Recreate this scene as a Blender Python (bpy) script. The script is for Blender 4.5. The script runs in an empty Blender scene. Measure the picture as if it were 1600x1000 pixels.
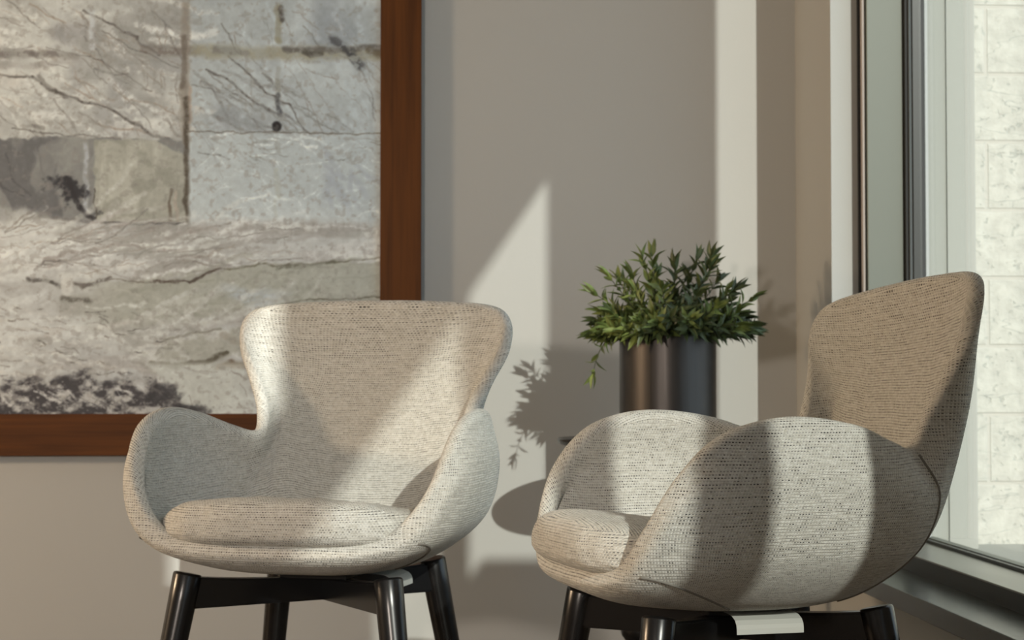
import bpy, bmesh, math, random
import numpy as np
from mathutils import Vector, Matrix, noise

S = bpy.context.scene
COL = S.collection

# ------------------------------------------------------------------ camera
FPX = 2800.0
yaw = math.atan(170 / FPX)
pitch = math.atan(90 / FPX)
cd = bpy.data.cameras.new('camera')
cam = bpy.data.objects.new('camera', cd)
COL.objects.link(cam)
cam.location = (0, 0, 0.67)
cam.rotation_euler = (math.pi / 2 + pitch, 0, -yaw)
cd.sensor_width = 36
cd.lens = FPX * 36 / 1600
cd.clip_start = 0.05
cd.dof.use_dof = True
cd.dof.focus_distance = 2.25
cd.dof.aperture_fstop = 11.0
S.camera = cam

# ------------------------------------------------------------------ world, sun, lamps
W = bpy.data.worlds.new('world')
S.world = W
W.use_nodes = True
wn = W.node_tree
wn.nodes['Background'].inputs[0].default_value = (0.80, 1.0, 1.16, 1)
wn.nodes['Background'].inputs[1].default_value = 1.36

SUN_K, SUN_M = 0.263, 0.390
sd = bpy.data.lights.new('sun', 'SUN')
sd.energy = 4.5
sd.angle = math.radians(0.53)
sd.color = (1.0, 0.995, 0.90)
sun = bpy.data.objects.new('sun', sd)
COL.objects.link(sun)
sun.rotation_euler = Vector((-SUN_K, 1, -SUN_M)).to_track_quat('-Z', 'Y').to_euler()



def lamp(name, loc, energy, color, radius):
    d = bpy.data.lights.new(name, 'POINT')
    d.energy = energy
    d.shadow_soft_size = radius
    d.color = color
    o = bpy.data.objects.new(name, d)
    COL.objects.link(o)
    o.location = loc
    return o


lamp('hall_lamp', (-1.5, -2.0, 1.12), 285, (1.0, 0.87, 0.76), 0.1)        # behind the camera, to the left
lamp('side_lamp', (-3.3, 2.55, 1.30), 185, (1.0, 0.72, 0.46), 0.16)         # at the left wall of the hall

S.view_settings.view_transform = 'Standard'
S.view_settings.look = 'None'
S.view_settings.gamma = 1
S.view_settings.use_curve_mapping = False
S.view_settings.exposure = 0.0


# ------------------------------------------------------------------ material helpers
def new_mat(name, base=(0.5, 0.5, 0.5), rough=0.6, metal=0.0, spec=0.5):
    m = bpy.data.materials.new(name)
    m.use_nodes = True
    b = m.node_tree.nodes['Principled BSDF']
    b.inputs['Base Color'].default_value = (*base, 1)
    b.inputs['Roughness'].default_value = rough
    b.inputs['Metallic'].default_value = metal
    b.inputs['Specular IOR Level'].default_value = spec
    return m


class NT:
    def __init__(s, m):
        s.t = m.node_tree
        s.b = s.t.nodes.get('Principled BSDF')

    def n(s, kind, **kw):
        n = s.t.nodes.new(kind)
        for k, v in kw.items():
            setattr(n, k, v)
        return n

    def put(s, sock, v):
        if isinstance(v, bpy.types.NodeSocket):
            s.t.links.new(v, sock)
        else:
            sock.default_value = v

    def math(s, op, a, b=0.0, c=None):
        n = s.n('ShaderNodeMath', operation=op)
        s.put(n.inputs[0], a)
        s.put(n.inputs[1], b)
        if c is not None:
            s.put(n.inputs[2], c)
        return n.outputs[0]

    def mix(s, f, a, b):
        n = s.n('ShaderNodeMix', data_type='RGBA')
        s.put(n.inputs[0], f)
        s.put(n.inputs[6], a)
        s.put(n.inputs[7], b)
        return n.outputs[2]

    def ramp(s, f, stops):
        n = s.n('ShaderNodeValToRGB')
        e = n.color_ramp.elements
        while len(e) < len(stops):
            e.new(0.5)
        for el, (p, c) in zip(e, stops):
            el.position = p
            el.color = (*c, 1) if len(c) == 3 else c
        s.put(n.inputs[0], f)
        return n.outputs[0]

    def noise(s, vec, scale, detail=3, rough=0.5):
        n = s.n('ShaderNodeTexNoise')
        if vec is not None:
            s.put(n.inputs['Vector'], vec)
        n.inputs['Scale'].default_value = scale
        n.inputs['Detail'].default_value = detail
        n.inputs['Roughness'].default_value = rough
        return n.outputs[0]

    def maprange(s, v, a, b, c, d):
        n = s.n('ShaderNodeMapRange')
        n.interpolation_type = 'SMOOTHSTEP'
        s.put(n.inputs[0], v)
        for i, x in enumerate((a, b, c, d)):
            n.inputs[i + 1].default_value = x
        return n.outputs[0]

    def scaled(s, vec, sc):
        n = s.n('ShaderNodeMapping')
        s.put(n.inputs['Vector'], vec)
        n.inputs['Scale'].default_value = sc
        return n.outputs[0]

    def coord(s, which='Object'):
        return s.n('ShaderNodeTexCoord').outputs[which]

    def bump(s, h, strength, dist):
        n = s.n('ShaderNodeBump')
        n.inputs['Strength'].default_value = strength
        n.inputs['Distance'].default_value = dist
        s.put(n.inputs['Height'], h)
        s.t.links.new(n.outputs[0], s.b.inputs['Normal'])


def mat_fabric(name, light, dark):
    m = new_mat(name, light, 0.92, spec=0.15)
    k = NT(m)
    uv = k.coord('UV')
    sp = k.n('ShaderNodeSeparateXYZ')
    k.put(sp.inputs[0], uv)
    wob = k.noise(k.scaled(uv, (9, 9, 1)), 1.0, 1)
    u = k.math('DIVIDE', k.math('ADD', sp.outputs[0], k.math('MULTIPLY', k.noise(k.scaled(uv, (6, 18, 1)), 1.0, 1), 0.008)), 0.0042)
    v = k.math('DIVIDE', k.math('ADD', sp.outputs[1], k.math('MULTIPLY', wob, 0.006)), 0.0038)
    row = k.math('FLOOR', v)
    fv = k.math('FRACT', v)
    half = k.math('MULTIPLY', k.math('FLOORED_MODULO', row, 2.0), 0.5)
    u2 = k.math('ADD', u, half)
    colm = k.math('FLOOR', u2)
    fu = k.math('FRACT', u2)
    cv = k.math('ABSOLUTE', k.math('SUBTRACT', fv, 0.5))
    cu = k.math('ABSOLUTE', k.math('SUBTRACT', fu, 0.5))
    gv = k.maprange(cv, 0.17, 0.34, 0, 1)
    gu = k.maprange(cu, 0.30, 0.48, 0, 1)
    cmb = k.n('ShaderNodeCombineXYZ')
    k.put(cmb.inputs[0], colm)
    k.put(cmb.inputs[1], row)
    wnz = k.n('ShaderNodeTexWhiteNoise', noise_dimensions='2D')
    k.put(wnz.inputs['Vector'], cmb.outputs[0])
    rnd = wnz.outputs['Value']
    sc = k.n('ShaderNodeSeparateColor')
    k.put(sc.inputs[0], wnz.outputs['Color'])
    streak = k.noise(k.scaled(uv, (26, 200, 1)), 1.0, 2)
    st = k.maprange(streak, 0.36, 0.62, 0.30, 1.0)
    hole = k.math('MULTIPLY', k.math('MULTIPLY', k.maprange(fv, 0.50, 0.64, 0.0, 1.0), k.maprange(fv, 0.90, 1.0, 1.0, 0.3)), k.maprange(cu, 0.22, 0.36, 1.0, 0.0))
    amt = k.math('MULTIPLY', st, k.maprange(rnd, 0.0, 0.9, 0.40, 1.0))
    d1 = k.math('MULTIPLY', hole, amt)
    d2 = k.math('ADD', k.math('MULTIPLY', gu, 0.10), k.math('MULTIPLY', gv, 0.12))
    dk = k.math('MINIMUM', k.math('ADD', d1, d2), 1.0)
    tone = k.math('MULTIPLY_ADD', sc.outputs[1], 0.75, k.math('MULTIPLY', k.noise(k.scaled(uv, (60, 240, 1)), 1.0, 2), 0.25))
    lc = k.mix(k.maprange(tone, 0.1, 0.9, 0, 1), (light[0] * .84, light[1] * .83, light[2] * .81, 1), (*light, 1))
    colr = k.mix(dk, lc, (*dark, 1))
    k.put(k.b.inputs['Base Color'], colr)
    hgt = k.math('SUBTRACT', 1.0, k.math('MAXIMUM', gv, k.math('MULTIPLY', gu, 0.7)))
    k.bump(hgt, 0.9, 0.0018)
    k.b.inputs['Sheen Weight'].default_value = 0.12
    k.b.inputs['Sheen Roughness'].default_value = 0.5
    return m


def mat_wall(name, base):
    m = new_mat(name, base, 0.75, spec=0.25)
    k = NT(m)
    c = k.coord()
    n1 = k.noise(c, 0.9, 3)
    k.put(k.b.inputs['Base Color'], k.mix(n1, tuple(x * 0.97 for x in base) + (1,), tuple(min(1, x * 1.03) for x in base) + (1,)))
    k.bump(k.noise(c, 180, 3), 0.08, 0.002)
    return m


def mat_wood(name, a, b, axis):
    m = new_mat(name, a, 0.5, spec=0.15)
    k = NT(m)
    sc = [26, 26, 26]
    sc[axis] = 1.6
    vec = k.scaled(k.coord(), sc)
    n1 = k.noise(vec, 1.0, 5, 0.6)
    sc2 = [150, 150, 150]
    sc2[axis] = 5
    n2 = k.noise(k.scaled(k.coord(), sc2), 1.0, 3)
    f = k.math('MULTIPLY_ADD', n2, 0.35, k.math('MULTIPLY', n1, 0.75))
    k.put(k.b.inputs['Base Color'], k.ramp(f, [(0.3, a), (0.62, b), (0.85, tuple(x * 1.15 for x in b))]))
    k.bump(n2, 0.12, 0.001)
    return m


def mat_brick(name):
    m = new_mat(name, (0.88, 0.86, 0.78), 0.9, spec=0.1)
    k = NT(m)
    c = k.coord()
    cm = k.n('ShaderNodeSeparateXYZ')
    k.put(cm.inputs[0], c)
    c2 = k.n('ShaderNodeCombineXYZ')
    k.put(c2.inputs[0], cm.outputs[0])
    k.put(c2.inputs[1], cm.outputs[2])
    br = k.n('ShaderNodeTexBrick')
    k.put(br.inputs['Vector'], c2.outputs[0])
    br.inputs['Scale'].default_value = 1.0
    br.inputs['Brick Width'].default_value = 0.42
    br.inputs['Row Height'].default_value = 0.1475
    br.inputs['Mortar Size'].default_value = 0.006
    br.inputs['Mortar Smooth'].default_value = 0.6
    mort = br.outputs['Fac']
    rough = k.noise(c, 30, 6, 0.62)
    pits = k.maprange(k.noise(c, 62, 4, 0.62), 0.60, 0.67, 0, 1)
    big = k.maprange(k.noise(k.scaled(c, (1, 1, 1.6)), 5, 5, 0.6), 0.56, 0.75, 0, 1)
    crack = k.math('ABSOLUTE', k.math('SUBTRACT', k.noise(k.scaled(c, (0.7, 1, 3.2)), 3.2, 4, 0.55), 0.5))
    crk = k.maprange(crack, 0.0, 0.006, 1, 0)
    base = k.mix(k.maprange(rough, 0.35, 0.65, 0, 1), (0.47, 0.455, 0.405, 1), (0.56, 0.545, 0.485, 1))
    base = k.mix(mort, base, (0.50, 0.475, 0.42, 1))
    base = k.mix(k.math('MULTIPLY', big, 0.28), base, (0.40, 0.42, 0.375, 1))
    base = k.mix(k.math('MULTIPLY', pits, 0.7), base, (0.36, 0.37, 0.33, 1))
    base = k.mix(k.math('MULTIPLY', crk, 0.7), base, (0.3, 0.31, 0.28, 1))
    k.put(k.b.inputs['Base Color'], base)
    h = k.math('SUBTRACT', rough, k.math('MULTIPLY', pits, 0.35))
    h = k.math('MULTIPLY', h, k.math('SUBTRACT', 1.0, mort))
    k.bump(h, 0.5, 0.012)
    return m


def mat_stone(name, a, b):
    m = new_mat(name, a, 0.22, spec=0.6)
    k = NT(m)
    c = k.coord()
    f = k.noise(c, 320, 3, 0.7)
    g = k.noise(c, 30, 3)
    k.put(k.b.inputs['Base Color'], k.ramp(k.math('MULTIPLY_ADD', g, 0.3, k.math('MULTIPLY', f, 0.7)), [(0.36, a), (0.62, b)]))
    return m


M = {}
M['wall'] = mat_wall('warm_grey_wall_paint', (0.465, 0.472, 0.455))
M['wall_hall'] = mat_wall('hall_wall_paint', (0.16, 0.16, 0.155))
M['ceiling'] = mat_wall('ceiling_paint', (0.2, 0.2, 0.2))
M['floor'] = mat_wood('oak_floor', (0.09, 0.075, 0.06), (0.16, 0.13, 0.10), 0)
M['fabric'] = mat_fabric('oatmeal_weave', (0.84, 0.84, 0.79), (0.022, 0.021, 0.02))
M['seam'] = new_mat('seam_thread', (0.20, 0.19, 0.17), 0.9)
M['black'] = new_mat('black_lacquered_wood', (0.006, 0.006, 0.0065), 0.26, spec=0.5)
M['plate'] = new_mat('black_steel', (0.02, 0.02, 0.02), 0.4, metal=0.6)
M['paper'] = new_mat('white_label_paper', (0.45, 0.46, 0.43), 0.7)
M['frame_v'] = mat_wood('walnut_vertical', (0.042, 0.014, 0.003), (0.115, 0.039, 0.007), 2)
M['frame_h'] = mat_wood('walnut_horizontal', (0.042, 0.014, 0.003), (0.115, 0.039, 0.007), 0)
M['pot'] = new_mat('dark_gunmetal_pot', (0.062, 0.057, 0.054), 0.36, metal=0.85)
M['soil'] = new_mat('potting_soil', (0.02, 0.015, 0.01), 0.95)
M['metal'] = new_mat('bronze_grey_aluminium', (0.14, 0.15, 0.125), 0.5, metal=0.2)
M['metal_dark'] = new_mat('dark_aluminium', (0.020, 0.021, 0.018), 0.4, metal=0.1)
M['metal_light'] = new_mat('anodised_rail_cover', (0.30, 0.30, 0.26), 0.3, metal=0.5)
M['trimp'] = new_mat('pinkish_trim', (0.40, 0.34, 0.30), 0.6)
M['gasket'] = new_mat('black_gasket', (0.01, 0.01, 0.01), 0.6)
M['weather'] = new_mat('grey_pile_weatherstrip', (0.13, 0.15, 0.16), 0.8)
M['stone'] = mat_stone('dark_speckled_stone', (0.012, 0.014, 0.012), (0.085, 0.095, 0.08))
M['panel_a'] = new_mat('grey_metal_panel', (0.335, 0.338, 0.305), 0.6, spec=0.2)
M['panel_b'] = new_mat('light_grey_metal_panel', (0.37, 0.37, 0.335), 0.6, spec=0.2)
M['brick'] = mat_brick('white_painted_split_block')
M['ground'] = mat_wall('pale_concrete', (0.45, 0.44, 0.40))

k = NT(M['weather'])
k.bump(k.noise(k.scaled(k.coord(), (600, 600, 260)), 1.0, 2), 1.0, 0.002)
# brushed look on the pot
k = NT(M['pot'])
k.put(k.b.inputs['Roughness'], k.maprange(k.noise(k.scaled(k.coord(), (300, 300, 4)), 1, 2), 0.3, 0.7, 0.34, 0.44))

g = bpy.data.materials.new('window_glass')
g.use_nodes = True
t = g.node_tree
t.nodes.clear()
out = t.nodes.new('ShaderNodeOutputMaterial')
mx = t.nodes.new('ShaderNodeMixShader')
tr = t.nodes.new('ShaderNodeBsdfTransparent')
gl = t.nodes.new('ShaderNodeBsdfGlossy')
fr = t.nodes.new('ShaderNodeFresnel')
geo = t.nodes.new('ShaderNodeNewGeometry')
ior = t.nodes.new('ShaderNodeMapRange')                 # thin sheet: same reflectance from both faces
ior.inputs[3].default_value = 1.38
ior.inputs[4].default_value = 1 / 1.38
t.links.new(geo.outputs['Backfacing'], ior.inputs[0])
t.links.new(ior.outputs[0], fr.inputs[0])
gl.inputs['Roughness'].default_value = 0.0
tr.inputs[0].default_value = (0.99, 0.992, 0.985, 1)
t.links.new(fr.outputs[0], mx.inputs[0])
t.links.new(tr.outputs[0], mx.inputs[1])
t.links.new(gl.outputs[0], mx.inputs[2])
t.links.new(mx.outputs[0], out.inputs[0])
M['glass'] = g


def mat_leaf(name, a, b):
    m = new_mat(name, a, 0.42, spec=0.4)
    k = NT(m)
    k.put(k.b.inputs['Base Color'], k.mix(k.maprange(k.noise(k.coord(), 26, 2), 0.35, 0.65, 0, 1), (*a, 1), (*b, 1)))
    k.b.inputs['Transmission Weight'].default_value = 0.0
    k.b.inputs['Subsurface Weight'].default_value = 0.08
    k.b.inputs['Subsurface Radius'].default_value = (0.004, 0.006, 0.002)
    return m


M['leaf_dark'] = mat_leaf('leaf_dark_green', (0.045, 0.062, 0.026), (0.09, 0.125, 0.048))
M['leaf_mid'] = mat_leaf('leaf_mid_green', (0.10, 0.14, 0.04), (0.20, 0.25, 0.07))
M['stem'] = new_mat('green_brown_stem', (0.045, 0.05, 0.02), 0.6)


# ------------------------------------------------------------------ mesh helpers
def link(o, parent=None):
    COL.objects.link(o)
    if parent is not None:
        o.parent = parent
    return o


def obj(name, bm, mat, parent=None, smooth=False, mats=None):
    me = bpy.data.meshes.new(name)
    bm.normal_update()
    bm.to_mesh(me)
    bm.free()
    for mm in (mats or [mat]):
        me.materials.append(mm)
    if smooth:
        for p in me.polygons:
            p.use_smooth = True
    return link(bpy.data.objects.new(name, me), parent)


def add_box(bm, x0, x1, y0, y1, z0, z1, bevel=0.0):
    r = bmesh.ops.create_cube(bm, size=1)
    vs = r['verts']
    for v in vs:
        v.co = Vector(((x0 + x1) / 2 + v.co.x * (x1 - x0), (y0 + y1) / 2 + v.co.y * (y1 - y0), (z0 + z1) / 2 + v.co.z * (z1 - z0)))
    if bevel:
        es = list({e for v in vs for e in v.link_edges})
        bmesh.ops.bevel(bm, geom=es, offset=bevel, segments=3, affect='EDGES', profile=0.6)


def box(name, mat, x0, x1, y0, y1, z0, z1, parent=None, bevel=0.0):
    bm = bmesh.new()
    add_box(bm, x0, x1, y0, y1, z0, z1, bevel)
    return obj(name, bm, mat, parent)


def structure(o):
    o['kind'] = 'structure'
    return o


def tag(o, label, cat, group=None):
    o['label'] = label
    o['category'] = cat
    if group:
        o['group'] = group
    return o


def empty(name, loc, rz=0.0):
    o = bpy.data.objects.new(name, None)
    o.empty_display_size = 0.1
    o.location = loc
    o.rotation_euler = (0, 0, rz)
    COL.objects.link(o)
    return o


def tube(bm, pts, radii, seg=10, cap=True):
    pts = [Vector(p) for p in pts]
    rings = []
    prev = None
    for i, p in enumerate(pts):
        a = pts[max(0, i - 1)]
        b = pts[min(len(pts) - 1, i + 1)]
        d = (b - a).normalized()
        if prev is None:
            ref = Vector((0, 0, 1)) if abs(d.z) < 0.9 else Vector((1, 0, 0))
            n = d.cross(ref).normalized()
        else:
            n = (prev - d * prev.dot(d)).normalized()
        prev = n
        bn = d.cross(n)
        r = radii[i] if hasattr(radii, '__len__') else radii
        rings.append([bm.verts.new(p + (n * math.cos(2 * math.pi * j / seg) + bn * math.sin(2 * math.pi * j / seg)) * r) for j in range(seg)])
    for a, b in zip(rings, rings[1:]):
        for j in range(seg):
            bm.faces.new((a[j], a[(j + 1) % seg], b[(j + 1) % seg], b[j]))
    if cap:
        bm.faces.new(list(reversed(rings[0])))
        bm.faces.new(rings[-1])


def lathe(bm, prof, seg=64, cx=0.0, cy=0.0):
    rings = []
    for r, z in prof:
        rings.append([bm.verts.new((cx + r * math.cos(2 * math.pi * j / seg), cy + r * math.sin(2 * math.pi * j / seg), z)) for j in range(seg)])
    for a, b in zip(rings, rings[1:]):
        for j in range(seg):
            bm.faces.new((a[j], a[(j + 1) % seg], b[(j + 1) % seg], b[j]))
    bm.faces.new(list(reversed(rings[0])))
    bm.faces.new(rings[-1])


# ------------------------------------------------------------------ room shell
YW = 4.03          # back wall
XR = 0.893         # window wall, inner face
YJ = 3.69          # far window jamb
ZS0, ZS1 = 0.272, 0.306          # stone sill
XF, XG = 0.953, 1.061            # inner face of the window frame, glass
XO = 1.10                        # outer face of the window wall
HEAD = 2.266
structure(box('wall_back', M['wall'], -3.6, XO, YW, YW + 0.2, 0, 2.95))
structure(box('floor', M['floor'], -3.6, XR + 0.02, -4.0, YW, -0.1, 0))
structure(box('ceiling', M['ceiling'], -3.6, XO, -4.0, YW + 0.2, 2.95, 3.1))

bm = bmesh.new()
add_box(bm, XR, XO, YJ, YW, 0, 2.95)                     # short return beside the window
add_box(bm, XR, XO, -4.0, YJ, 0, ZS0)                    # under the sill
add_box(bm, 0.949, XO, -1.285, YJ, HEAD, 2.95)           # over the window
add_box(bm, 0.949, XO, -2.08, -1.285, HEAD, 2.35)       # below the little upper light
add_box(bm, 0.949, XO, -2.08, -1.285, 2.80, 2.95)
add_box(bm, 0.949, XO, -4.0, -2.08, HEAD, 2.95)
add_box(bm, XR, XO, -4.0, -2.6, ZS0, HEAD)
structure(obj('wall_right', bm, M['wall']))

# outside facade fin between two window bays (out of frame, shades the back wall)
structure(box('trim_1', M['panel_a'], 1.105, 1.17, 1.06, 2.29, -0.2, 3.2))
structure(box('sun_blocker', M['panel_a'], 1.105, 1.42, 0.30, 0.50, -0.2, 1.64))  # unseen low block added outside to keep sun off the right chair
# unseen column added to block the hall lamp, and the far walls of the hall
structure(box('lamp_blocker', M['wall'], -0.915, -0.35, -1.0, -0.6, 0, 2.95))
structure(box('wall_left', M['wall_hall'], -3.8, -3.6, -4.0, YW + 0.2, 0, 2.95))
structure(box('wall_rear', M['wall_hall'], -3.8, XO, -4.2, -4.0, 0, 2.95))
structure(box('trim_2', M['stone'], 0.850, XO, -2.6, YJ, ZS0, ZS1, bevel=0.002))

# window (frame members, mullions, glass are parts)
win = empty('window_1', (1.0, 0.8, ZS1))
win['kind'] = 'structure'
WO = win.location


def wpart(name, mat, x0, x1, y0, y1, z0, z1, bevel=0.0, parent=None):
    return box(name, mat, x0 - WO.x, x1 - WO.x, y0 - WO.y, y1 - WO.y, z0 - WO.z, z1 - WO.z, parent or win, bevel)


ZR = 0.339
YP = 3.640
wpart('bottom_rail', M['metal_dark'], XF, 1.09, -2.6, YJ - .001, ZS1, ZR - .003)
wpart('rail_cover', M['metal_light'], XF - .003, 1.049, -2.6, YP, ZR - .003, ZR, 0.0008)
wpart('glazing_bead', M['metal_dark'], 1.049, 1.058, -2.6, YP - .03, ZR - .003, ZR + .006)
wpart('outer_bead', M['metal'], 1.066, 1.085, -2.6, YP - .02, ZR - .003, ZR + .006)
wpart('side_post', M['metal'], 0.9565, 1.033, YP, YJ - .012, ZR, HEAD, 0.002)
wpart('shadow_gap', M['gasket'], 0.949, 1.09, YJ - .012, YJ, ZR, HEAD)
wpart('side_trim', M['trimp'], 0.9485, 0.9525, YP + .005, YP + .02, ZR, HEAD)
wpart('side_gasket', M['gasket'], 1.033, 1.046, YP - .012, YJ - .012, ZR, HEAD, 0.002)
wpart('weatherstrip', M['weather'], 1.040, 1.0475, YP - .020, YP - .012, ZR, HEAD)
wpart('side_bead', M['metal_dark'], 1.046, 1.0585, YP - .026, YP - .004, ZR, HEAD)
wpart('outer_post', M['metal_dark'], 1.0585, 1.068, YP - .010, YJ - .012, ZR, HEAD)
wpart('head_rail', M['metal_dark'], XF, 1.09, -2.6, YP, HEAD - 0.004, HEAD + .02)
wpart('mullion', M['metal_dark'], 1.000, 1.058, -0.390, -0.215, ZR, HEAD, 0.002)
wpart('mullion', M['metal_dark'], 1.000, 1.058, 0.525, 0.575, ZR, HEAD, 0.002)
wpart('glass_pane', M['glass'], 1.059, 1.065, -2.6, YP - .004, ZR, HEAD)

# outside: ledge, metal panels, white block wall, ground
structure(box('trim_3', M['panel_b'], XO, 2.2, -2.6, 3.80, 0.24, 0.312))
structure(box('trim_4', M['panel_a'], 1.10, 1.143, 3.705, 3.80, 0.312, 3.2))
structure(box('trim_5', M['panel_b'], 1.143, 1.203, 3.700, 3.80, 0.312, 3.2))
structure(box('wall_outside', M['brick'], 1.10, 6.0, 3.80, 4.5, -0.3, 4.5))
structure(box('ground', M['ground'], XO, 12, -8, 3.86, -0.4, -0.3))


# ------------------------------------------------------------------ painting
def fbm(x, y, seed, octs=5, sx=1.0, sy=1.0):
    rng = np.random.RandomState(seed)
    tot = np.zeros_like(x)
    amp, nrm = 1.0, 0.0
    for o in range(octs):
        G = rng.rand(64, 64)
        fx = x * sx * 2 ** o + rng.rand() * 64
        fy = y * sy * 2 ** o + rng.rand() * 64
        ix = np.floor(fx).astype(int)
        iy = np.floor(fy).astype(int)
        tx = fx - ix
        ty = fy - iy
        tx = tx * tx * (3 - 2 * tx)
        ty = ty * ty * (3 - 2 * ty)
        a = G[ix % 64, iy % 64]
        b = G[(ix + 1) % 64, iy % 64]
        c = G[ix % 64, (iy + 1) % 64]
        d = G[(ix + 1) % 64, (iy + 1) % 64]
        tot += amp * ((a * (1 - tx) + b * tx) * (1 - ty) + (c * (1 - tx) + d * tx) * ty)
        nrm += amp
        amp *= 0.55
    return tot / nrm


def sm(v, a, b):
    t_ = np.clip((v - a) / (b - a), 0, 1)
    return t_ * t_ * (3 - 2 * t_)


def paint_art(px, py):
    """brush-work colour of the abstract grey painting, px/py in picture units"""
    col = np.zeros(px.shape + (3,))
    col[:] = np.array((158, 157, 152)) / 255

    def lay(c, a, m=None):
        if m is None:
            a = np.clip(a, 0, 1)[..., None]
            col[:] = col * (1 - a) + np.array(c, float) / 255 * a
        else:
            a = np.clip(a, 0, 1)[:, None]
            col[m] = col[m] * (1 - a) + np.array(c, float) / 255 * a

    n1 = fbm(px, py, 1, 3, .012, .012)
    n2 = fbm(px, py, 2, 3, .012, .012)
    f1 = fbm(px, py, 5, 4, .055, .055) - .5
    f2 = fbm(px, py, 6, 4, .055, .055) - .5
    wx = px + 70 * (n1 - .5)
    wy = py + 70 * (n2 - .5)
    sx_ = px + 10 * f1                      # wobbly coordinates for strokes
    sy_ = py + 10 * f2
    grit = fbm(px, py, 7, 4, .16, .16)
    patch = fbm(px, py, 8, 3, .035, .035)
    rs = np.random.RandomState(5)

    def stroke(pts, w, c, a, dry=.5):
        for (x0, y0), (x1, y1) in zip(pts, pts[1:]):
            pad = w * 1.5 + 22
            m = (px > min(x0, x1) - pad) & (px < max(x0, x1) + pad) & (py > min(y0, y1) - pad) & (py < max(y0, y1) + pad)
            if not m.any():
                continue
            X_, Y_ = sx_[m], sy_[m]
            dx, dy = x1 - x0, y1 - y0
            t_ = np.clip(((X_ - x0) * dx + (Y_ - y0) * dy) / (dx * dx + dy * dy + 1e-6), 0, 1)
            d = np.hypot(X_ - x0 - t_ * dx, Y_ - y0 - t_ * dy)
            k_ = sm(d, w, w * .25) * (1 - dry + dry * sm(grit[m] * .6 + patch[m] * .4, .42, .56))
            lay(c, k_ * a, m)

    def field(n, box, ang, jit, L, wr, cols, ar, dry=.6):
        for _ in range(n):
            x = rs.uniform(box[0], box[2])
            y = rs.uniform(box[1], box[3])
            a0 = math.radians(ang + rs.uniform(-jit, jit))
            l_ = rs.uniform(*L)
            pts = [(x, y)]
            for q in range(3):
                a0 += rs.uniform(-.25, .25)
                pts.append((pts[-1][0] + math.cos(a0) * l_ / 3, pts[-1][1] + math.sin(a0) * l_ / 3))
            stroke(pts, rs.uniform(*wr), cols[rs.randint(len(cols))], rs.uniform(*ar), dry)

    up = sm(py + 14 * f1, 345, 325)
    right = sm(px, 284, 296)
    # large soft tones
    lay((180, 179, 173), sm(fbm(wx, wy, 4, 4, .010, .014), .44, .60) * .8)
    lay((126, 124, 120), sm(fbm(px, py, 42, 3, .009, .012), .54, .68) * .55)
    lay((132, 131, 130), sm(fbm(wx, wy, 9, 5, .012, .016), .50, .66) * .45)
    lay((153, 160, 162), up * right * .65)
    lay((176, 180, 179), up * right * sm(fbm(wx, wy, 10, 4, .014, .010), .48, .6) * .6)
    lay((120, 124, 128), sm(np.hypot((wx - 515) / 75, (wy - 25) / 60), 1, .2) * .7)
    lay((120, 118, 118), sm(np.hypot((wx - 110) / 60, (wy - 45) / 34), 1, .2) * .55)
    lay((118, 120, 122), sm(np.hypot((wx - 370) / 85, (wy - 172) / 34), 1, .2) * .6)
    W1, W2 = (190, 188, 181), (200, 198, 192)
    D1, D2, D3 = (92, 88, 85), (112, 106, 101), (74, 69, 65)
    # upper left: pale scumble with brown diagonal cracks
    field(60, (-60, -20, 270, 200), 15, 30, (30, 90), (5, 13), (W1, W2, (176, 172, 165)), (.25, .6), .75)
    field(60, (-60, -20, 270, 195), 34, 18, (25, 90), (1.2, 2.8), (D1, D2, (126, 112, 100)), (.25, .6))
    field(34, (60, -20, 285, 190), 62, 40, (12, 40), (1, 2), (D2, (122, 110, 98)), (.2, .55))
    field(30, (290, -20, 590, 190), 50, 12, (40, 120), (1.0, 2.4), (D2, (98, 98, 98)), (.25, .6))
    field(26, (290, 90, 440, 192), 38, 10, (40, 110), (1.5, 4), ((104, 102, 102), D1), (.3, .6))
    field(26, (290, -20, 590, 190), 66, 22, (30, 90), (4, 9), ((178, 183, 183), (168, 174, 175)), (.2, .5), .6)
    for p, w, a in ((((-10, 105), (40, 110), (75, 130), (120, 145), (170, 160), (230, 200)), 3.4, .8), (((50, 108), (80, 132), (95, 140)), 5.5, .75),
                    (((120, 0), (160, 20), (205, 45), (238, 70)), 3.2, .7), (((150, 30), (200, 60), (270, 90)), 2.2, .5),
                    (((60, 60), (150, 80), (230, 130)), 1.8, .5), (((315, 92), (350, 110), (380, 135), (430, 165)), 3.0, .75),
                    (((350, 70), (385, 100), (410, 128), (450, 148)), 2.8, .8), (((450, 148), (462, 175), (482, 196)), 2.4, .7),
                    (((340, 20), (355, 45), (370, 70)), 2.2, .6), (((470, 20), (500, 60), (560, 80)), 2.0, .5),
                    (((235, 200), (258, 205), (272, 218)), 5.0, .85), (((10, 190), (90, 200), (180, 205)), 2.4, .6),
                    (((38, 186), (60, 190)), 4, .4)):
        stroke(p, w, D3, a, .45)
    # horizontal shaded bars
    stroke([(-20, 72), (40, 70), (110, 74)], 9, (98, 92, 88), .8, .5)
    stroke([(-20, 92), (50, 88), (120, 80)], 8, (132, 128, 124), .6, .5)
    stroke([(220, 62), (300, 64)], 12, (88, 80, 74), .75, .5)
    stroke([(300, 62), (420, 66), (600, 64)], 17, (134, 129, 112), .85, .4)
    stroke([(330, 60), (380, 66)], 9, (96, 94, 92), .6)
    stroke([(440, 58), (480, 62), (600, 54)], 8, (82, 78, 74), .8, .5)
    stroke([(520, 44), (546, 62), (562, 86)], 12, (56, 56, 58), .75, .75)
    stroke([(470, 64), (500, 68)], 6, (70, 66, 58), .8)
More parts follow.
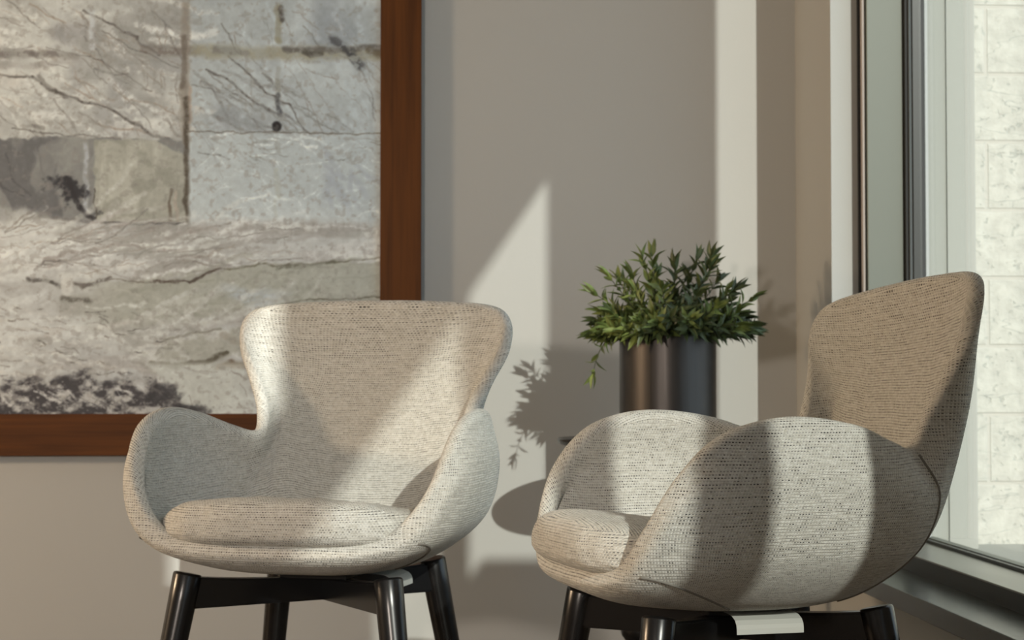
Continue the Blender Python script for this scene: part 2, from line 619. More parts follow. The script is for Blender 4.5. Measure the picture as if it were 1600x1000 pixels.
    stroke([(575, 60), (600, 66)], 10, (92, 84, 70), .8)
    stroke([(133, 0), (134, 60)], 7, (176, 178, 178), .7, .4)
    # grey boulder, squared block
    inb = sm(px, 292, 286) * sm(py + 16 * f1, 203, 208) * sm(py - .16 * px + 18 * f2, 322, 310)
    lay((112, 111, 108), inb * .9)
    for b_ in (((0, 230), (10, 270), (40, 300)), ((50, 225), (60, 265)), ((-10, 280), (30, 300))):
        stroke(b_, 2.6, (58, 55, 58), .8, .4)
    lay((80, 79, 80), inb * sm(fbm(wx, wy, 21, 4, .02, .012), .46, .6) * sm(px, 140, 110) * .7)
    lay((134, 133, 128), inb * sm(fbm(wx, wy, 27, 4, .03, .012), .52, .66) * .5)
    sq = sm(px + 10 * f1, 138, 143) * sm(px, 290, 286) * sm(py - .5 * np.maximum(0, px - 235) + 10 * f2, 205, 210) * sm(py, 341, 338)
    lay((149, 147, 136), sq * .95)
    lay((166, 164, 153), sq * sm(fbm(px, py, 22, 4, .05, .010), .50, .62) * .6)
    lay((124, 122, 112), sq * sm(fbm(wx, wy, 23, 5, .03, .03), .52, .66) * .6)
    stroke([(126, 215), (128, 320)], 6, (156, 158, 160), .85, .3)
    lay((38, 37, 40), sm(np.hypot((px - 104) / 34, (py - 292 - (px - 104) * .5) / 26) + 2.2 * f1, 1.0, .4) * .95)
    stroke([(95, 270), (120, 318), (142, 338)], 6, (36, 34, 36), .9, .3)
    stroke([(140, 339), (200, 342), (245, 340), (290, 340)], 2.4, (48, 45, 43), .95, .25)
    stroke([(141, 285), (142, 340)], 2.0, (66, 60, 54), .8, .3)
    stroke([(262, 288), (260, 335)], 4, (90, 80, 68), .85, .3)
    stroke([(270, 292), (270, 336)], 4, (160, 146, 134), .6, .3)
    stroke([(55, 330), (110, 335), (140, 342)], 5, (84, 79, 77), .7)
    # vertical bars
    stroke([(283, -10), (281, 120), (284, 210)], 10, (124, 116, 106), .85, .25)
    stroke([(280, 40), (279, 120)], 7, (96, 88, 80), .8, .4)
    stroke([(285, 140), (284, 240), (287, 340)], 6.5, (72, 64, 54), .95, .35)
    stroke([(290, 120), (289, 180)], 4, (150, 130, 114), .6, .4)
    stroke([(432, -10), (431, 45)], 8, (124, 119, 100), .85, .35)
    stroke([(436, -10), (437, 12)], 6, (62, 58, 54), .8)
    stroke([(431, 90), (430, 150)], 6, (120, 118, 110), .7, .5)
    stroke([(430, 135), (432, 165)], 7, (66, 66, 68), .85, .4)
    lay((26, 25, 27), sm(np.hypot(px - 429, py - 184) + 8 * f1, 9, 5))
    stroke([(428, 205), (430, 225)], 5, (96, 92, 84), .7)
    stroke([(429, 255), (431, 300)], 7, (132, 129, 112), .8, .4)
    stroke([(428, 300), (428, 345)], 5, (140, 137, 120), .6, .5)
    # pale block below the seam line: window reflection painted into the art
    pale_refl = sm(px, 286, 292) * sm(py, 194, 197) * sm(py, 400, 330)
    lay((166, 171, 170), pale_refl * .6)
    for _ in range(1):
        field(60, (295, 198, 590, 330), 10, 50, (15, 50), (1.2, 3.6), ((190, 193, 190), (198, 199, 195)), (.35, .8), .5)
        field(16, (295, 198, 590, 240), 5, 20, (20, 60), (1.0, 2.4), ((112, 112, 108), (98, 100, 100)), (.3, .6), .7)
        field(14, (500, 205, 590, 290), 60, 40, (20, 60), (5, 10), ((146, 150, 154),), (.3, .6), .3)
    lay((190, 191, 187), sm(px, 290, 294) * sm(px, 577, 574) * sm(py, 300, 345) * sm(py, 368, 364) * .40)  # lighter rectangle of the window reflection, put into the art colour
    stroke([(288, 194), (600, 194)], 1.6, (92, 84, 74), .85, .2)
    # flowing light water / rock below
    low = sm(py + 18 * f1, 330, 350)
    lay((176, 174, 169), low * .6)
    fl = fbm(wx, wy + .12 * wx, 31, 5, .006, .024)
    lay((190, 189, 184), low * sm(fl, .52, .64) * .6)
    lay((134, 131, 124), low * sm(fbm(px, py, 41, 3, .007, .016), .52, .66) * .6)
    lay((140, 135, 130), low * sm(fl, .46, .34) * .6)
    field(70, (-60, 340, 600, 430), -8, 16, (50, 160), (3, 9), (W1, W2, (184, 181, 176)), (.25, .65), .6)
    field(60, (-60, 345, 420, 425), -10, 16, (30, 110), (1.0, 2.6), (D1, D2, (128, 118, 108)), (.25, .65), .6)
    field(16, (40, 350, 300, 410), -14, 12, (40, 120), (3, 6), ((138, 130, 124), (124, 117, 112)), (.3, .6), .6)
    # grey-green ledges
    top = np.interp(px, [-300, 40, 110, 200, 290, 330, 380, 470, 620], [428, 428, 436, 432, 434, 418, 406, 402, 398]) + 14 * f1
    bot = np.interp(px, [0, 150, 300, 420, 500, 620], [500, 505, 490, 480, 478, 458]) + 24 * f2
    ledge = sm(py, top - 1, top + 4) * sm(py, bot + 16, bot - 10)
    lay((146, 145, 134), ledge * sm(px, 60, 240) * .85)
    lay((160, 165, 167), ledge * sm(np.hypot((wx - 400) / 95, (wy - 455) / 24), 1, .3) * .8)
    field(30, (150, 420, 600, 480), -6, 10, (40, 140), (2, 6), ((158, 156, 146), (132, 131, 120)), (.3, .6), .5)
    stroke([(235, 433), (290, 436), (312, 424), (340, 414)], 3.4, (72, 62, 54), .95, .3)
    stroke([(340, 414), (400, 406), (440, 408), (520, 402), (600, 396)], 2.6, (96, 92, 78), .85, .5)
    stroke([(430, 412), (475, 408), (520, 402)], 4.5, (84, 82, 70), .7, .6)
    stroke([(38, 430), (75, 436), (92, 442)], 5, (72, 68, 64), .85, .65)
    stroke([(100, 434), (125, 442), (165, 430)], 5.2, (84, 78, 72), .85, .7)
    stroke([(165, 432), (235, 434)], 2.2, (96, 88, 78), .7, .5)
    stroke([(48, 416), (60, 404), (85, 400), (105, 408)], 3.0, (104, 98, 94), .8, .5)
    stroke([(92, 461), (132, 464)], 8, (80, 76, 68), .85, .7)
    lay((178, 175, 168), sm(np.hypot((px - 99) / 13, (py - 441) / 17) + 1.2 * f1, 1, .6) * .9)
    stroke([(375, 479), (410, 478), (450, 468), (480, 462), (600, 458)], 2.4, (88, 84, 72), .9, .4)
    # sandy flow left
    field(90, (-60, 470, 330, 580), 4, 14, (20, 90), (2, 7), (W1, (184, 180, 172), (160, 155, 148)), (.25, .6), .6)
    field(80, (-60, 475, 280, 590), 8, 14, (6, 34), (1.0, 2.6), (D1, D2, D3), (.3, .75), .6)
    # pale mound and dark hollows
    field(40, (200, 480, 440, 560), -16, 12, (40, 130), (4, 10), ((182, 180, 174), (170, 168, 160)), (.3, .65), .5)
    mound = sm(np.hypot((px - 320) / 105, (py - 540 + (px - 320) * .18) / 26) + 1.6 * f1, 1, .5)
    lay((146, 144, 134), mound * .85)
    stroke([(232, 565), (270, 571), (320, 560), (350, 548)], 6, (70, 64, 52), .9, .4)
    stroke([(250, 530), (300, 515), (340, 512)], 3, (110, 106, 96), .7)
    stroke([(335, 570), (360, 566), (395, 572)], 9, (78, 62, 46), .9, .35)
    stroke([(345, 520), (380, 535), (400, 560)], 8, (130, 122, 112), .6, .4)
    # dark speckled bank bottom left
    dk = sm(py + 60 * (patch - .5) + 40 * f1 - .10 * np.abs(px - 110), 572, 604)
    bound = sm(px - (262 + .35 * (py - 590)) + 60 * f1, 12, -12)
    spk = fbm(px, py, 36, 5, .09, .12)
    lay((100, 96, 94), dk * bound * .8)
    lay((44, 41, 43), dk * bound * sm(spk, .46, .58) * .85)
    lay((172, 168, 162), dk * bound * sm(spk, .43, .34) * .75)
    field(60, (-40, 590, 270, 640), 30, 24, (8, 30), (1.2, 3), ((60, 56, 58), (180, 176, 170)), (.4, .8), .5)
    lay((176, 176, 168), sm(py, 556, 570) * sm(px - (212 + .95 * (py - 560)) + 30 * f1, -4, 10) * sm(px, 430, 360) * .75)
    field(16, (215, 570, 390, 640), 40, 40, (10, 40), (1, 2.4), (D2, (130, 126, 120)), (.3, .6), .5)
    lay((40, 38, 40), sm(np.hypot((px - 300) / 52, (py - 638) / 13) + 1.8 * f1, 1, .4) * .9)
    lay((46, 44, 46), sm(np.hypot((px - 245) / 34, (py - 614) / 17) + 1.8 * f2, 1, .4) * .85)
    # speckle and paper grain
    lay((120, 114, 108), sm(fbm(px, py, 37, 4, .11, .13), .60, .70) * .35)
    col[:] = col * (1 + .14 * (grit - .5)[..., None])
    return np.clip(col, 0, 1)


pic = empty('framed_painting', (-0.65, YW, 0.5))
tag(pic, 'large grey abstract painting in a wide reddish-brown wood frame on the wall behind the chairs', 'painting')
FX1, FZ0 = 0.040, 0.498          # outer right edge / outer bottom edge of the frame
FW, FD = 0.092, 0.032
FX0, FZ1 = -1.35, 1.78
yf = YW - FD
sc_ = FPX / (yf + 0.03)


def prism(bm, poly, y0, y1):
    a = [bm.verts.new((x, y0, z)) for x, z in poly]
    b = [bm.verts.new((x, y1, z)) for x, z in poly]
    bm.faces.new(a)
    bm.faces.new(list(reversed(b)))
    n = len(poly)
    for i in range(n):
        bm.faces.new((a[i], b[i], b[(i + 1) % n], a[(i + 1) % n]))
    bmesh.ops.recalc_face_normals(bm, faces=bm.faces)
    bmesh.ops.bevel(bm, geom=list(bm.edges), offset=0.0015, segments=2, affect='EDGES')


PO = pic.location
for poly, mm in (([(FX0, FZ0), (FX1, FZ0), (FX1 - FW, FZ0 + FW), (FX0 + FW, FZ0 + FW)], 'frame_h'),
                 ([(FX1, FZ0), (FX1, FZ1), (FX1 - FW, FZ1 - FW), (FX1 - FW, FZ0 + FW)], 'frame_v'),
                 ([(FX0, FZ1), (FX1, FZ1), (FX1 - FW, FZ1 - FW), (FX0 + FW, FZ1 - FW)], 'frame_h'),
                 ([(FX0, FZ0), (FX0, FZ1), (FX0 + FW, FZ1 - FW), (FX0 + FW, FZ0 + FW)], 'frame_v')):
    bm = bmesh.new()
    prism(bm, [(x - PO.x, z - PO.z) for x, z in poly], -FD, -0.001)
    obj('frame_rail', bm, M[mm], pic)

cx0, cx1, cz0, cz1 = FX0 + FW - .01, FX1 - FW + .01, FZ0 + FW - .01, FZ1 - FW + .01
nx, nz = 760, 660
X, Z = np.meshgrid(np.linspace(cx0, cx1, nx), np.linspace(cz0, cz1, nz))
ppx = 595 - (FX1 - FW - X) * 1 / 0.001389
ppy = 645 - (Z - (FZ0 + FW)) / 0.001389
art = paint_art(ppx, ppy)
me = bpy.data.meshes.new('canvas')
vs = np.stack([X - PO.x, np.full_like(X, -FD + 0.012), Z - PO.z], -1).reshape(-1, 3)
idx = np.arange(nx * nz).reshape(nz, nx)
fc = np.stack([idx[:-1, :-1], idx[:-1, 1:], idx[1:, 1:], idx[1:, :-1]], -1).reshape(-1, 4)
me.from_pydata(vs.tolist(), [], fc.tolist())
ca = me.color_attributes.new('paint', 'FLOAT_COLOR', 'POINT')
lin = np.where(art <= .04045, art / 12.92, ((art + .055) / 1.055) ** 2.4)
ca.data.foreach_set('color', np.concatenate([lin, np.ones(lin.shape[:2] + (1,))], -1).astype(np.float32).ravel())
mm = new_mat('painted_canvas', (0.5, 0.5, 0.5), 0.5, spec=0.3)
k = NT(mm)
at = k.n('ShaderNodeAttribute', attribute_name='paint')
vm = k.n('ShaderNodeVectorMath', operation='MULTIPLY')
k.put(vm.inputs[0], at.outputs['Color'])
vm.inputs[1].default_value = (1.56, 1.76, 1.95)
k.put(k.b.inputs['Base Color'], vm.outputs[0])
k.bump(k.noise(k.scaled(k.coord(), (90, 90, 160)), 1, 5, .6), 0.06, 0.002)
me.materials.append(mm)
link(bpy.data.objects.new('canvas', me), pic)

# ------------------------------------------------------------------ armchairs
RIM = [(0, -.236, .420), (.10, -.233, .421), (.176, -.220, .434), (.226, -.206, .480), (.256, -.175, .540), (.270, -.118, .591),
       (.271, -.03, .612), (.256, .065, .603), (.222, .135, .582), (.195, .172, .576), (.197, .192, .614), (.218, .214, .662),
       (.241, .233, .714), (.237, .248, .763), (.196, .260, .788), (.092, .267, .794), (0, .269, .795)]
R4 = [(0, -.240, .407), (.105, -.237, .408), (.188, -.220, .420), (.236, -.204, .452), (.264, -.172, .500), (.280, -.113, .532),
      (.281, -.02, .542), (.268, .07, .530), (.240, .142, .518), (.214, .190, .515), (.193, .224, .562), (.186, .247, .605),
      (.176, .262, .645), (.147, .271, .672), (.105, .277, .685), (.052, .281, .688), (0, .282, .688)]
R3 = [(0, -.222, .393), (.10, -.218, .394), (.176, -.197, .402), (.220, -.173, .418), (.245, -.140, .434), (.254, -.093, .446),
      (.254, -.015, .450), (.245, .06, .448), (.226, .12, .446), (.204, .162, .446), (.180, .202, .470), (.160, .220, .495),
      (.137, .234, .515), (.112, .243, .525), (.082, .250, .530), (.041, .254, .532), (0, .255, .532)]
R2 = [(0, -.175, .378), (.075, -.170, .378), (.128, -.148, .382), (.156, -.118, .386), (.168, -.085, .388), (.174, -.052, .389),
      (.175, -.015, .389), (.170, .03, .388), (.156, .075, .388), (.141, .110, .390), (.128, .145, .398), (.113, .163, .406),
      (.096, .176, .412), (.076, .184, .415), (.053, .190, .416), (.027, .193, .416), (0, .194, .416)]
R1 = [(x * .5, y * .5, .367) for x, y, z in R2]
NK = 17


def mirror_loop(r):
    return np.array([list(p) for p in r] + [[-p[0], p[1], p[2]] for p in r[-2:0:-1]], float)


def cr_periodic(P, T):
    n = len(P)
    i = np.floor(T).astype(int)
    f = (T - i)[:, None]
    p0, p1, p2, p3 = P[(i - 1) % n], P[i % n], P[(i + 1) % n], P[(i + 2) % n]
    return .5 * ((2 * p1) + (-p0 + p2) * f + (2 * p0 - 5 * p1 + 4 * p2 - p3) * f ** 2 + (-p0 + 3 * p1 - 3 * p2 + p3) * f ** 3)


def cr_open(P, s):
    # P: list of arrays (m,3); s in [0,len-1]
    P = [2 * P[0] - P[1]] + list(P) + [2 * P[-1] - P[-2]]
    i = min(int(s), len(P) - 4)
    f = s - i
    p0, p1, p2, p3 = P[i:i + 4]
    return .5 * ((2 * p1) + (-p0 + p2) * f + (2 * p0 - 5 * p1 + 4 * p2 - p3) * f ** 2 + (-p0 + 3 * p1 - 3 * p2 + p3) * f ** 3)


NT_ = 256
T = np.linspace(0, 2 * (NK - 1), NT_, endpoint=False)
rings_key = [cr_periodic(mirror_loop(r), T) for r in (R1, R2, R3, R4, RIM)]
center = np.tile(np.array([[0, 0, .366]]), (NT_, 1))
ctrl = [center] + rings_key
NS = 44
SS = np.linspace(0.25, 5, NS)
OUT = np.stack([cr_open(ctrl, s) for s in SS], 0)        # (NS,NT,3)


def normals(G):
    dt = np.roll(G, -1, 1) - np.roll(G, 1, 1)
    ds = np.gradient(G, axis=0)
    n = np.cross(dt, ds)
    n /= np.linalg.norm(n, axis=-1, keepdims=True) + 1e-12
    return n, ds / (np.linalg.norm(ds, axis=-1, keepdims=True) + 1e-12)


NRM, TAN = normals(OUT)
if NRM[NS // 2, 0, 1] > 0:
    NRM = -NRM
# thickness: thicker in the arms, thinner at the front lip
tk = np.interp(T, np.arange(0, 33), mirror_loop([(v, 0, 0) for v in
     (.020, .020, .026, .034, .038, .040, .040, .038, .036, .034, .033, .032, .032, .032, .032, .032, .032)])[:32, 0].tolist() + [.02]) \
    if False else np.interp(np.minimum(T, 32 - T), np.arange(17),
     (.022, .022, .028, .036, .041, .043, .042, .040, .037, .035, .034, .033, .033, .033, .033, .033, .033))
TH = tk[None, :] * np.interp(SS, [0, 2.5, 3.6, 4.6, 5], [1, 1, .92, .74, .66])[:, None]
INN = OUT - NRM * TH[..., None]
# gentle relaxing so the offset surface stays smooth in tight bends
for _ in range(6):
    INN[:, :] = .5 * INN + .25 * (np.roll(INN, 1, 1) + np.roll(INN, -1, 1))
rimN, rimT = NRM[-1], TAN[-1]
rows = [OUT[i] for i in range(NS)]
NR = 9
mid = (OUT[-1] + INN[-1]) / 2
hv = (OUT[-1] - INN[-1]) / 2
hl = np.linalg.norm(hv, axis=-1, keepdims=True)
for j in range(1, NR):
    a = math.pi * j / NR
    rows.append(mid + hv * math.cos(a) + rimT * hl * math.sin(a) * 0.95)
rows += [INN[i] for i in range(NS - 1, 3, -1)]
ROWS = np.stack(rows, 0)
# closed profile UVs in metres
seg = np.linalg.norm(np.diff(ROWS, axis=0), axis=-1)
VV = ROWS[..., 2].copy()
rr_ = np.linalg.norm(ROWS[:, :, :2], axis=-1)
r3_ = np.linalg.norm(rings_key[2][:, :2], axis=-1)
nl = NS + NR - 1
VV[:NS] += np.minimum(0, rr_[:NS] - r3_[None, :]) * .9
arc = np.cumsum(seg[NS - 1:nl], 0)
VV[NS:nl] = VV[NS - 1][None, :] + arc[:NR - 1]
VV[nl:] = ROWS[nl:, :, 2] + (VV[NS - 1] + arc[NR - 1] - ROWS[nl, :, 2])[None, :]
refring = rings_key[3]
ul = np.linalg.norm(np.roll(refring, -1, 0) - refring, axis=-1)
UU = np.concatenate([[0], np.cumsum(ul)])


def build_shell_mesh(tilt):
    bm = bmesh.new()
    R_ = ROWS.copy()
    R_[..., 2] += tilt * R_[..., 0] * np.clip((R_[..., 2] - .62) / .14, 0, 1)      # the back sits a touch higher on one side
    uvl = bm.loops.layers.uv.new('UVMap')
    nr = len(ROWS)
    V = [[bm.verts.new(R_[i, j]) for j in range(NT_)] for i in range(nr)]
    for i in range(nr - 1):
        for j in range(NT_):
            j2 = (j + 1) % NT_
            f = bm.faces.new((V[i][j], V[i][j2], V[i + 1][j2], V[i + 1][j]))
            for lp, (a, b) in zip(f.loops, ((i, j), (i, j + 1), (i + 1, j + 1), (i + 1, j))):
                lp[uvl].uv = (UU[b], VV[a, b % NT_])
    bm.faces.new(V[0])
    bm.faces.new(list(reversed(V[-1])))
    bmesh.ops.recalc_face_normals(bm, faces=bm.faces)
    return bm


def build_cushion():
    bm = bmesh.new()
    uvl = bm.loops.layers.uv.new('UVMap')
    n, m_ = 128, 40
    V = []
    vlen = []
    for i in range(m_ + 1):
        # profile: from bottom centre out around the edge to the top centre
        a = -math.pi / 2 + math.pi * i / m_
        row = []
        for j in range(n):
            ph = 2 * math.pi * j / n
            c, s_ = math.cos(ph), math.sin(ph)
            ex = 2 / 3.4
            sx = math.copysign(abs(c) ** ex, c)
            sy = math.copysign(abs(s_) ** ex, s_)
            hw = 0.213 if sy < 0 else 0.213 - 0.02 * sy
            yy = -0.038 + 0.217 * sy - 0.006 * (1 - sx * sx) * (sy < 0) * abs(sy)
            r = abs(math.cos(a)) ** 0.22 if abs(math.cos(a)) > 1e-6 else 0
            x = hw * sx * r
            y = -0.038 + (yy + 0.038) * r
            # corners of the front are pulled in and down a touch
            q = math.sin(a)
            zt = .460 - .12 * (y + .02) + .012 * (1 - (x / .21) ** 2)
            zb = .419
            zm = .443
            edge = (1 - r) ** .5 if r < 1 else 0
            if q >= 0:
                z = zm + (zt - zm) * q ** 0.75
            else:
                z = zm + (zb - zm) * abs(q) ** 0.9
            rr = math.hypot(x / .2, y / .21)
            if q > -.2:
                z += 0.0028 * noise.noise(Vector((x * 26, y * 16, z * 16))) * min(1, rr * 1.2)
                y += 0.003 * noise.noise(Vector((x * 34, 3, z * 30))) * (y < -.15)
            row.append(bm.verts.new((x, y, z)))
        for v_ in row:
            v_.co.y = v_.co.y * .985
        V.append(row)
    bmesh.ops.remove_doubles(bm, verts=[], dist=0)
    for i in range(1, m_ - 1 + 1):
        pass
    # v along the front profile, u along width
    acc = [0.0]
    for i in range(m_):
        acc.append(acc[-1] + (V[i + 1][96].co - V[i][96].co).length)
    top_i = m_ * 0.62
    for i in range(m_):
        for j in range(n):
            j2 = (j + 1) % n
            vv = (V[i][j], V[i][j2], V[i + 1][j2], V[i + 1][j])
            f = bm.faces.new(vv)
            for lp in f.loops:
                co = lp.vert.co
                # planar wrap: rows run across the seat, over the edge
                lp[uvl].uv = (co.x + .3, (co.y * 1.0 if i > m_ * .72 else -.26) - (0 if i > m_ * .72 else (.487 - co.z) * 1.1))
    bmesh.ops.remove_doubles(bm, verts=list(bm.verts), dist=1e-5)
    bmesh.ops.recalc_face_normals(bm, faces=bm.faces)
    return bm


def surf_pt(t, s, off=0.0):
    j = (t / 32.0 * NT_) % NT_
    j0 = int(j)
    f = j - j0
    i = np.interp(s, SS, np.arange(NS))
    i0 = min(int(i), NS - 2)
    g = i - i0
    def P(A, a, b):
        return A[a, b % NT_]
    p = (P(OUT, i0, j0) * (1 - f) + P(OUT, i0, j0 + 1) * f) * (1 - g) + (P(OUT, i0 + 1, j0) * (1 - f) + P(OUT, i0 + 1, j0 + 1) * f) * g
    return Vector(p) + Vector(NRM[i0, j0 % NT_]) * off


def make_chair(loc, rz, label, tilt):
    root = empty('armchair', loc, rz)
    tag(root, label, 'armchair', 'woven fabric armchairs by the window')
    shell = obj('upholstered_shell', build_shell_mesh(tilt), M['fabric'], root, smooth=True)
    obj('seat_cushion', build_cushion(), M['fabric'], root, smooth=True)
    # seams: rear corners and front corners of the shell
    for t0, t1, s0, s1 in ((9.1, 9.5, 4.9, 1.6), (32 - 9.1, 32 - 9.5, 4.9, 1.6), (2.6, 4.3, 3.7, 1.6), (32 - 2.6, 32 - 4.3, 3.7, 1.6)):
        bm = bmesh.new()
        pts = [surf_pt(t0 + (t1 - t0) * q / 40, s0 + (s1 - s0) * q / 40, 0.0002) for q in range(41)]
        tube(bm, pts, 0.0018, 6)
        obj('seam', bm, M['seam'], shell, smooth=True)
    # legs
    tops = {'fl': (-.162, -.160), 'fr': (.158, -.160), 'bl': (-.132, .147), 'br': (.132, .147)}
    zt = .373
    for kk, (lx, ly) in tops.items():
        sx, sy = math.copysign(1, lx), math.copysign(1, ly)
        bm = bmesh.new()
        pts, rad = [], []
        for zq, rr in ((0, .0145), (.006, .0155), (.15, .0185), (.33, .0215), (zt - .004, .0222), (zt - .001, .0210), (zt, .0185)):
            d = (zt - zq) * .15
            pts.append((lx + sx * d, ly + sy * d, zq))
            rad.append(rr)
        tube(bm, pts, rad, 32)
        o = obj('leg', bm, M['black'], root)
        for p in o.data.polygons:
            p.use_smooth = len(p.vertices) == 4
    # two crossing rails, deep at the legs and cut away on top where the shell rests
    for a, b in (('fl', 'br'), ('fr', 'bl')):
        A = Vector((*tops[a], 0))
        B = Vector((*tops[b], 0))
        d = (B - A)
        L = d.length
        d.normalize()
        nrm = Vector((-d.y, d.x, 0))
        bm = bmesh.new()
        n = 16
        prev = None
        first = None
        for i in range(n + 1):
            u = i / n
            w_ = abs(2 * u - 1)
            zt_ = .357 + .011 * w_ ** 2.2
            zb_ = .319
            c = A + d * (L * u)
            th = .013
            cur = [bm.verts.new(c + nrm * sx * th + Vector((0, 0, zz))) for sx, zz in ((-1, zb_), (1, zb_), (1, zt_), (-1, zt_))]
            if prev:
                for j in range(4):
                    bm.faces.new((prev[j], prev[(j + 1) % 4], cur[(j + 1) % 4], cur[j]))
            else:
                bm.faces.new(list(reversed(cur)))
            prev = cur
        bm.faces.new(prev)
        bmesh.ops.recalc_face_normals(bm, faces=bm.faces)
        es = [e for e in bm.edges if e.calc_face_angle(0) > 1.0]
        bmesh.ops.bevel(bm, geom=es, offset=0.003, segments=2, affect='EDGES')
        obj('cross_rail', bm, M['black'], root)
    bm = bmesh.new()
    add_box(bm, -.055, .055, -.055, .055, .357, .366, .002)
    obj('mounting_plate', bm, M['plate'], root)
    # paper label curling out from under the seat
    bm = bmesh.new()
    prof = [(.085, .3665), (.100, .3662), (.114, .3645), (.124, .3605), (.129, .355), (.1302, .350), (.1305, .343)]
    th = .0006
    V0 = [[bm.verts.new((x + o_, y, z)) for x, z in prof] for y in (-.046, .046) for o_ in (0, th)]
    a0, a1, b0, b1 = V0
    for i in range(len(prof) - 1):
        bm.faces.new((a0[i], a0[i + 1], b0[i + 1], b0[i]))
        bm.faces.new((a1[i], b1[i], b1[i + 1], a1[i + 1]))
        bm.faces.new((a0[i], a1[i], a1[i + 1], a0[i + 1]))
        bm.faces.new((b0[i], b0[i + 1], b1[i + 1], b1[i]))
    bm.faces.new((a0[-1], a1[-1], b1[-1], b0[-1]))
    bm.faces.new((a0[0], b0[0], b1[0], a1[0]))
    bmesh.ops.recalc_face_normals(bm, faces=bm.faces)
    o = obj('paper_tag', bm, M['paper'], root)
    o['label'] = 'white paper tag curling out under the seat'
    return root


make_chair((-0.123, 2.866, 0), math.radians(-17.9),
           'left cream woven armchair facing the viewer, in front of the painting and its frame corner', -0.005)
make_chair((0.443, 2.405, 0), math.radians(-78.5),
           'right cream woven armchair seen side-on, nearest the window sill', 0.055)

# ------------------------------------------------------------------ side table
TX, TY, TZ = 0.482, 3.62, 0.548
tb = empty('side_table', (TX, TY, 0))
tag(tb, 'small round black pedestal table under the potted plant, mostly hidden behind the right armchair', 'table')
bm = bmesh.new()
lathe(bm, [(.160, TZ - .014), (.168, TZ - .011), (.170, TZ - .006), (.170, TZ - .002), (.168, TZ)], 72)
obj('tabletop', bm, M['black'], tb)
bm = bmesh.new()
lathe(bm, [(.02, .02), (.022, .10), (.026, .13), (.040, .15), (.044, .165), (.038, .18), (.022, .195), (.017, .22), (.016, .45), (.022, .52), (.05, TZ - .014)], 40)
obj('pedestal', bm, M['black'], tb, smooth=True)
bm = bmesh.new()
lathe(bm, [(.130, 0), (.135, .004), (.132, .012), (.05, .022), (.02, .03)], 56)
obj('base', bm, M['black'], tb, smooth=True)

# ------------------------------------------------------------------ potted plant
PX, PY = 0.534, 3.60
PR, PH = 0.0975, 0.208
pl = empty('potted_plant', (PX, PY, TZ))
tag(pl, 'bushy artificial green plant in a dark metal cylinder pot on the black side table', 'plant')
bm = bmesh.new()
lathe(bm, [(PR - .002, 0), (PR, .002), (PR, PH - .001), (PR - .001, PH), (PR - .003, PH), (PR - .0035, PH - .001), (PR - .0035, PH - .03), (.0, PH - .031)][:-1], 96)
o = obj('pot', bm, M['pot'], pl, smooth=False)
for p in o.data.polygons:
    p.use_smooth = True
md = o.modifiers.new('es', 'EDGE_SPLIT')
md.split_angle = math.radians(35)
bm = bmesh.new()
lathe(bm, [(PR - .006, PH - .028), (PR - .006, PH - .020), (.05, PH - .014), (.01, PH - .012)], 40)
obj('soil', bm, M['soil'], pl, smooth=True)

rnd = random.Random(7)


def add_leaf(bm, base, d, up, L, w, fold=0.25, droop=0.2):
    d = d.normalized()
    side = d.cross(up)
    if side.length < 1e-3:
        side = d.cross(Vector((1, 0, 0)))
    side.normalize()
    nn = side.cross(d).normalized()
    prof = ((0, .04), (.12, .45), (.3, .92), (.48, 1.0), (.68, .74), (.86, .32), (1.0, .02))
    rows_ = []
    for u, ww in prof:
        c = base + d * (L * u) - nn * (droop * L * u * u)
        hw = w * ww * .5
        rows_.append((bm.verts.new(c - side * hw + nn * hw * fold * 1.6), bm.verts.new(c), bm.verts.new(c + side * hw + nn * hw * fold * 1.6)))
    mi = 0
    for a, b in zip(rows_, rows_[1:]):
        for q in (0, 1):
            f = bm.faces.new((a[q], a[q + 1], b[q + 1], b[q]))
            f.smooth = True


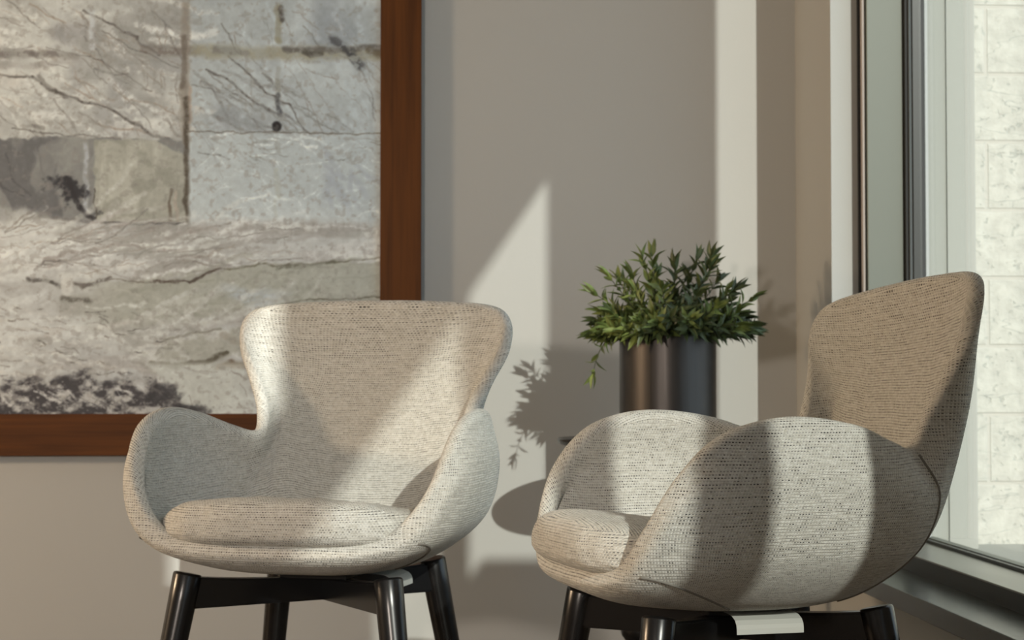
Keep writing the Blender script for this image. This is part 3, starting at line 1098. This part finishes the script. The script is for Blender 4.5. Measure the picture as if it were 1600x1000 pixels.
def make_sprig(p0, d0, length, leafL, nl, mat, curl=0.0, terminal=True):
    """one stem with its own leaves; curl bends the stem toward the ground"""
    bm = bmesh.new()
    pts = []
    p = Vector(p0)
    d = Vector(d0).normalized()
    n = 12
    for i in range(n + 1):
        pts.append(p.copy())
        d = (d + Vector((rnd.uniform(-.05, .05), rnd.uniform(-.05, .05), -curl / n))).normalized()
        p = p + d * (length / n)
    tube(bm, pts, [.0017 * (1 - .55 * i / n) for i in range(n + 1)], 5)
    st = obj('sprig', bm, M['stem'], pl, smooth=True)
    bm = bmesh.new()
    ph = rnd.uniform(0, 6.28)
    for q in range(nl):
        u = .22 + .78 * (q + .5) / nl
        i = min(int(u * n), n - 1)
        f = u * n - i
        b = pts[i].lerp(pts[i + 1], f)
        ax = (pts[i + 1] - pts[i]).normalized()
        e1 = ax.cross(Vector((.3, .2, 1))).normalized()
        e2 = ax.cross(e1)
        for s_ in ((0, math.pi) if q % 3 else (0,)):
            a = ph + q * 1.35 + s_ + rnd.uniform(-.35, .35)
            out = e1 * math.cos(a) + e2 * math.sin(a)
            ld = ax * rnd.uniform(.55, .95) + out * rnd.uniform(.6, .95) + Vector((0, 0, .15))
            LL = leafL * rnd.uniform(.7, 1.12) * (1.0 - .25 * u)
            add_leaf(bm, b, ld, ax, LL, LL * rnd.uniform(.26, .34), rnd.uniform(.2, .5), rnd.uniform(0, .35))
    if terminal:
        ax = (pts[-1] - pts[-2]).normalized()
        for s_ in (-1, 0, 1):
            o_ = Vector((rnd.uniform(-.25, .25) + s_ * .3, rnd.uniform(-.3, .3), rnd.uniform(-.1, .2)))
            add_leaf(bm, pts[-1], ax + o_, Vector((rnd.uniform(-1, 1), rnd.uniform(-1, 1), .6)), leafL * .85, leafL * .24, .35, .12)
    obj('leaves', bm, mat, st)


NSP = 96
for i in range(NSP):
    # even spread over the dome
    u = (i + .5) / NSP
    th = math.acos(1 - u * 1.02)          # 0 straight up .. ~ 91 degrees
    ph = i * 2.39996
    d = Vector((math.sin(th) * math.cos(ph) * 1.12, math.sin(th) * math.sin(ph), math.cos(th) * .95 + .12))
    rb = .07 * math.sin(th)
    p0 = (rb * math.cos(ph), rb * math.sin(ph), PH - .012)
    ln = .165 - .055 * math.sin(th) ** 2 + rnd.uniform(-.03, .02)
    d.z = max(d.z, rnd.uniform(.42, .62))
    if math.cos(ph) > .3 and th > .8:
        ln *= .86
    if math.cos(ph) < -.3 and th > .7:
        ln *= .66
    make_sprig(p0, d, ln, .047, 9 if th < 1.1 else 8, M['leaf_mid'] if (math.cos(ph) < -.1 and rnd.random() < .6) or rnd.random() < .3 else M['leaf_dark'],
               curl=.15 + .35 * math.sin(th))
# low sprigs leaning out over the rim to the left and right
for a, ln, cz in ((200, .074, .20), (150, .080, .42), (0, .11, .32), (-18, .105, .16), (20, .12, .5), (182, .095, .55), (-35, .105, .2), (240, .09, .1)):
    a = math.radians(a)
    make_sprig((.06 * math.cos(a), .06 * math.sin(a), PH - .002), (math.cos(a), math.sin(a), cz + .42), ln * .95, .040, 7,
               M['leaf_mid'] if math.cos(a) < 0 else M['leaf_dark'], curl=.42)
# one sprig hanging down over the left of the rim
make_sprig((-.080, -.03, PH - .001), (-1, -.25, .60), .125, .040, 6, M['leaf_mid'], curl=3.0)
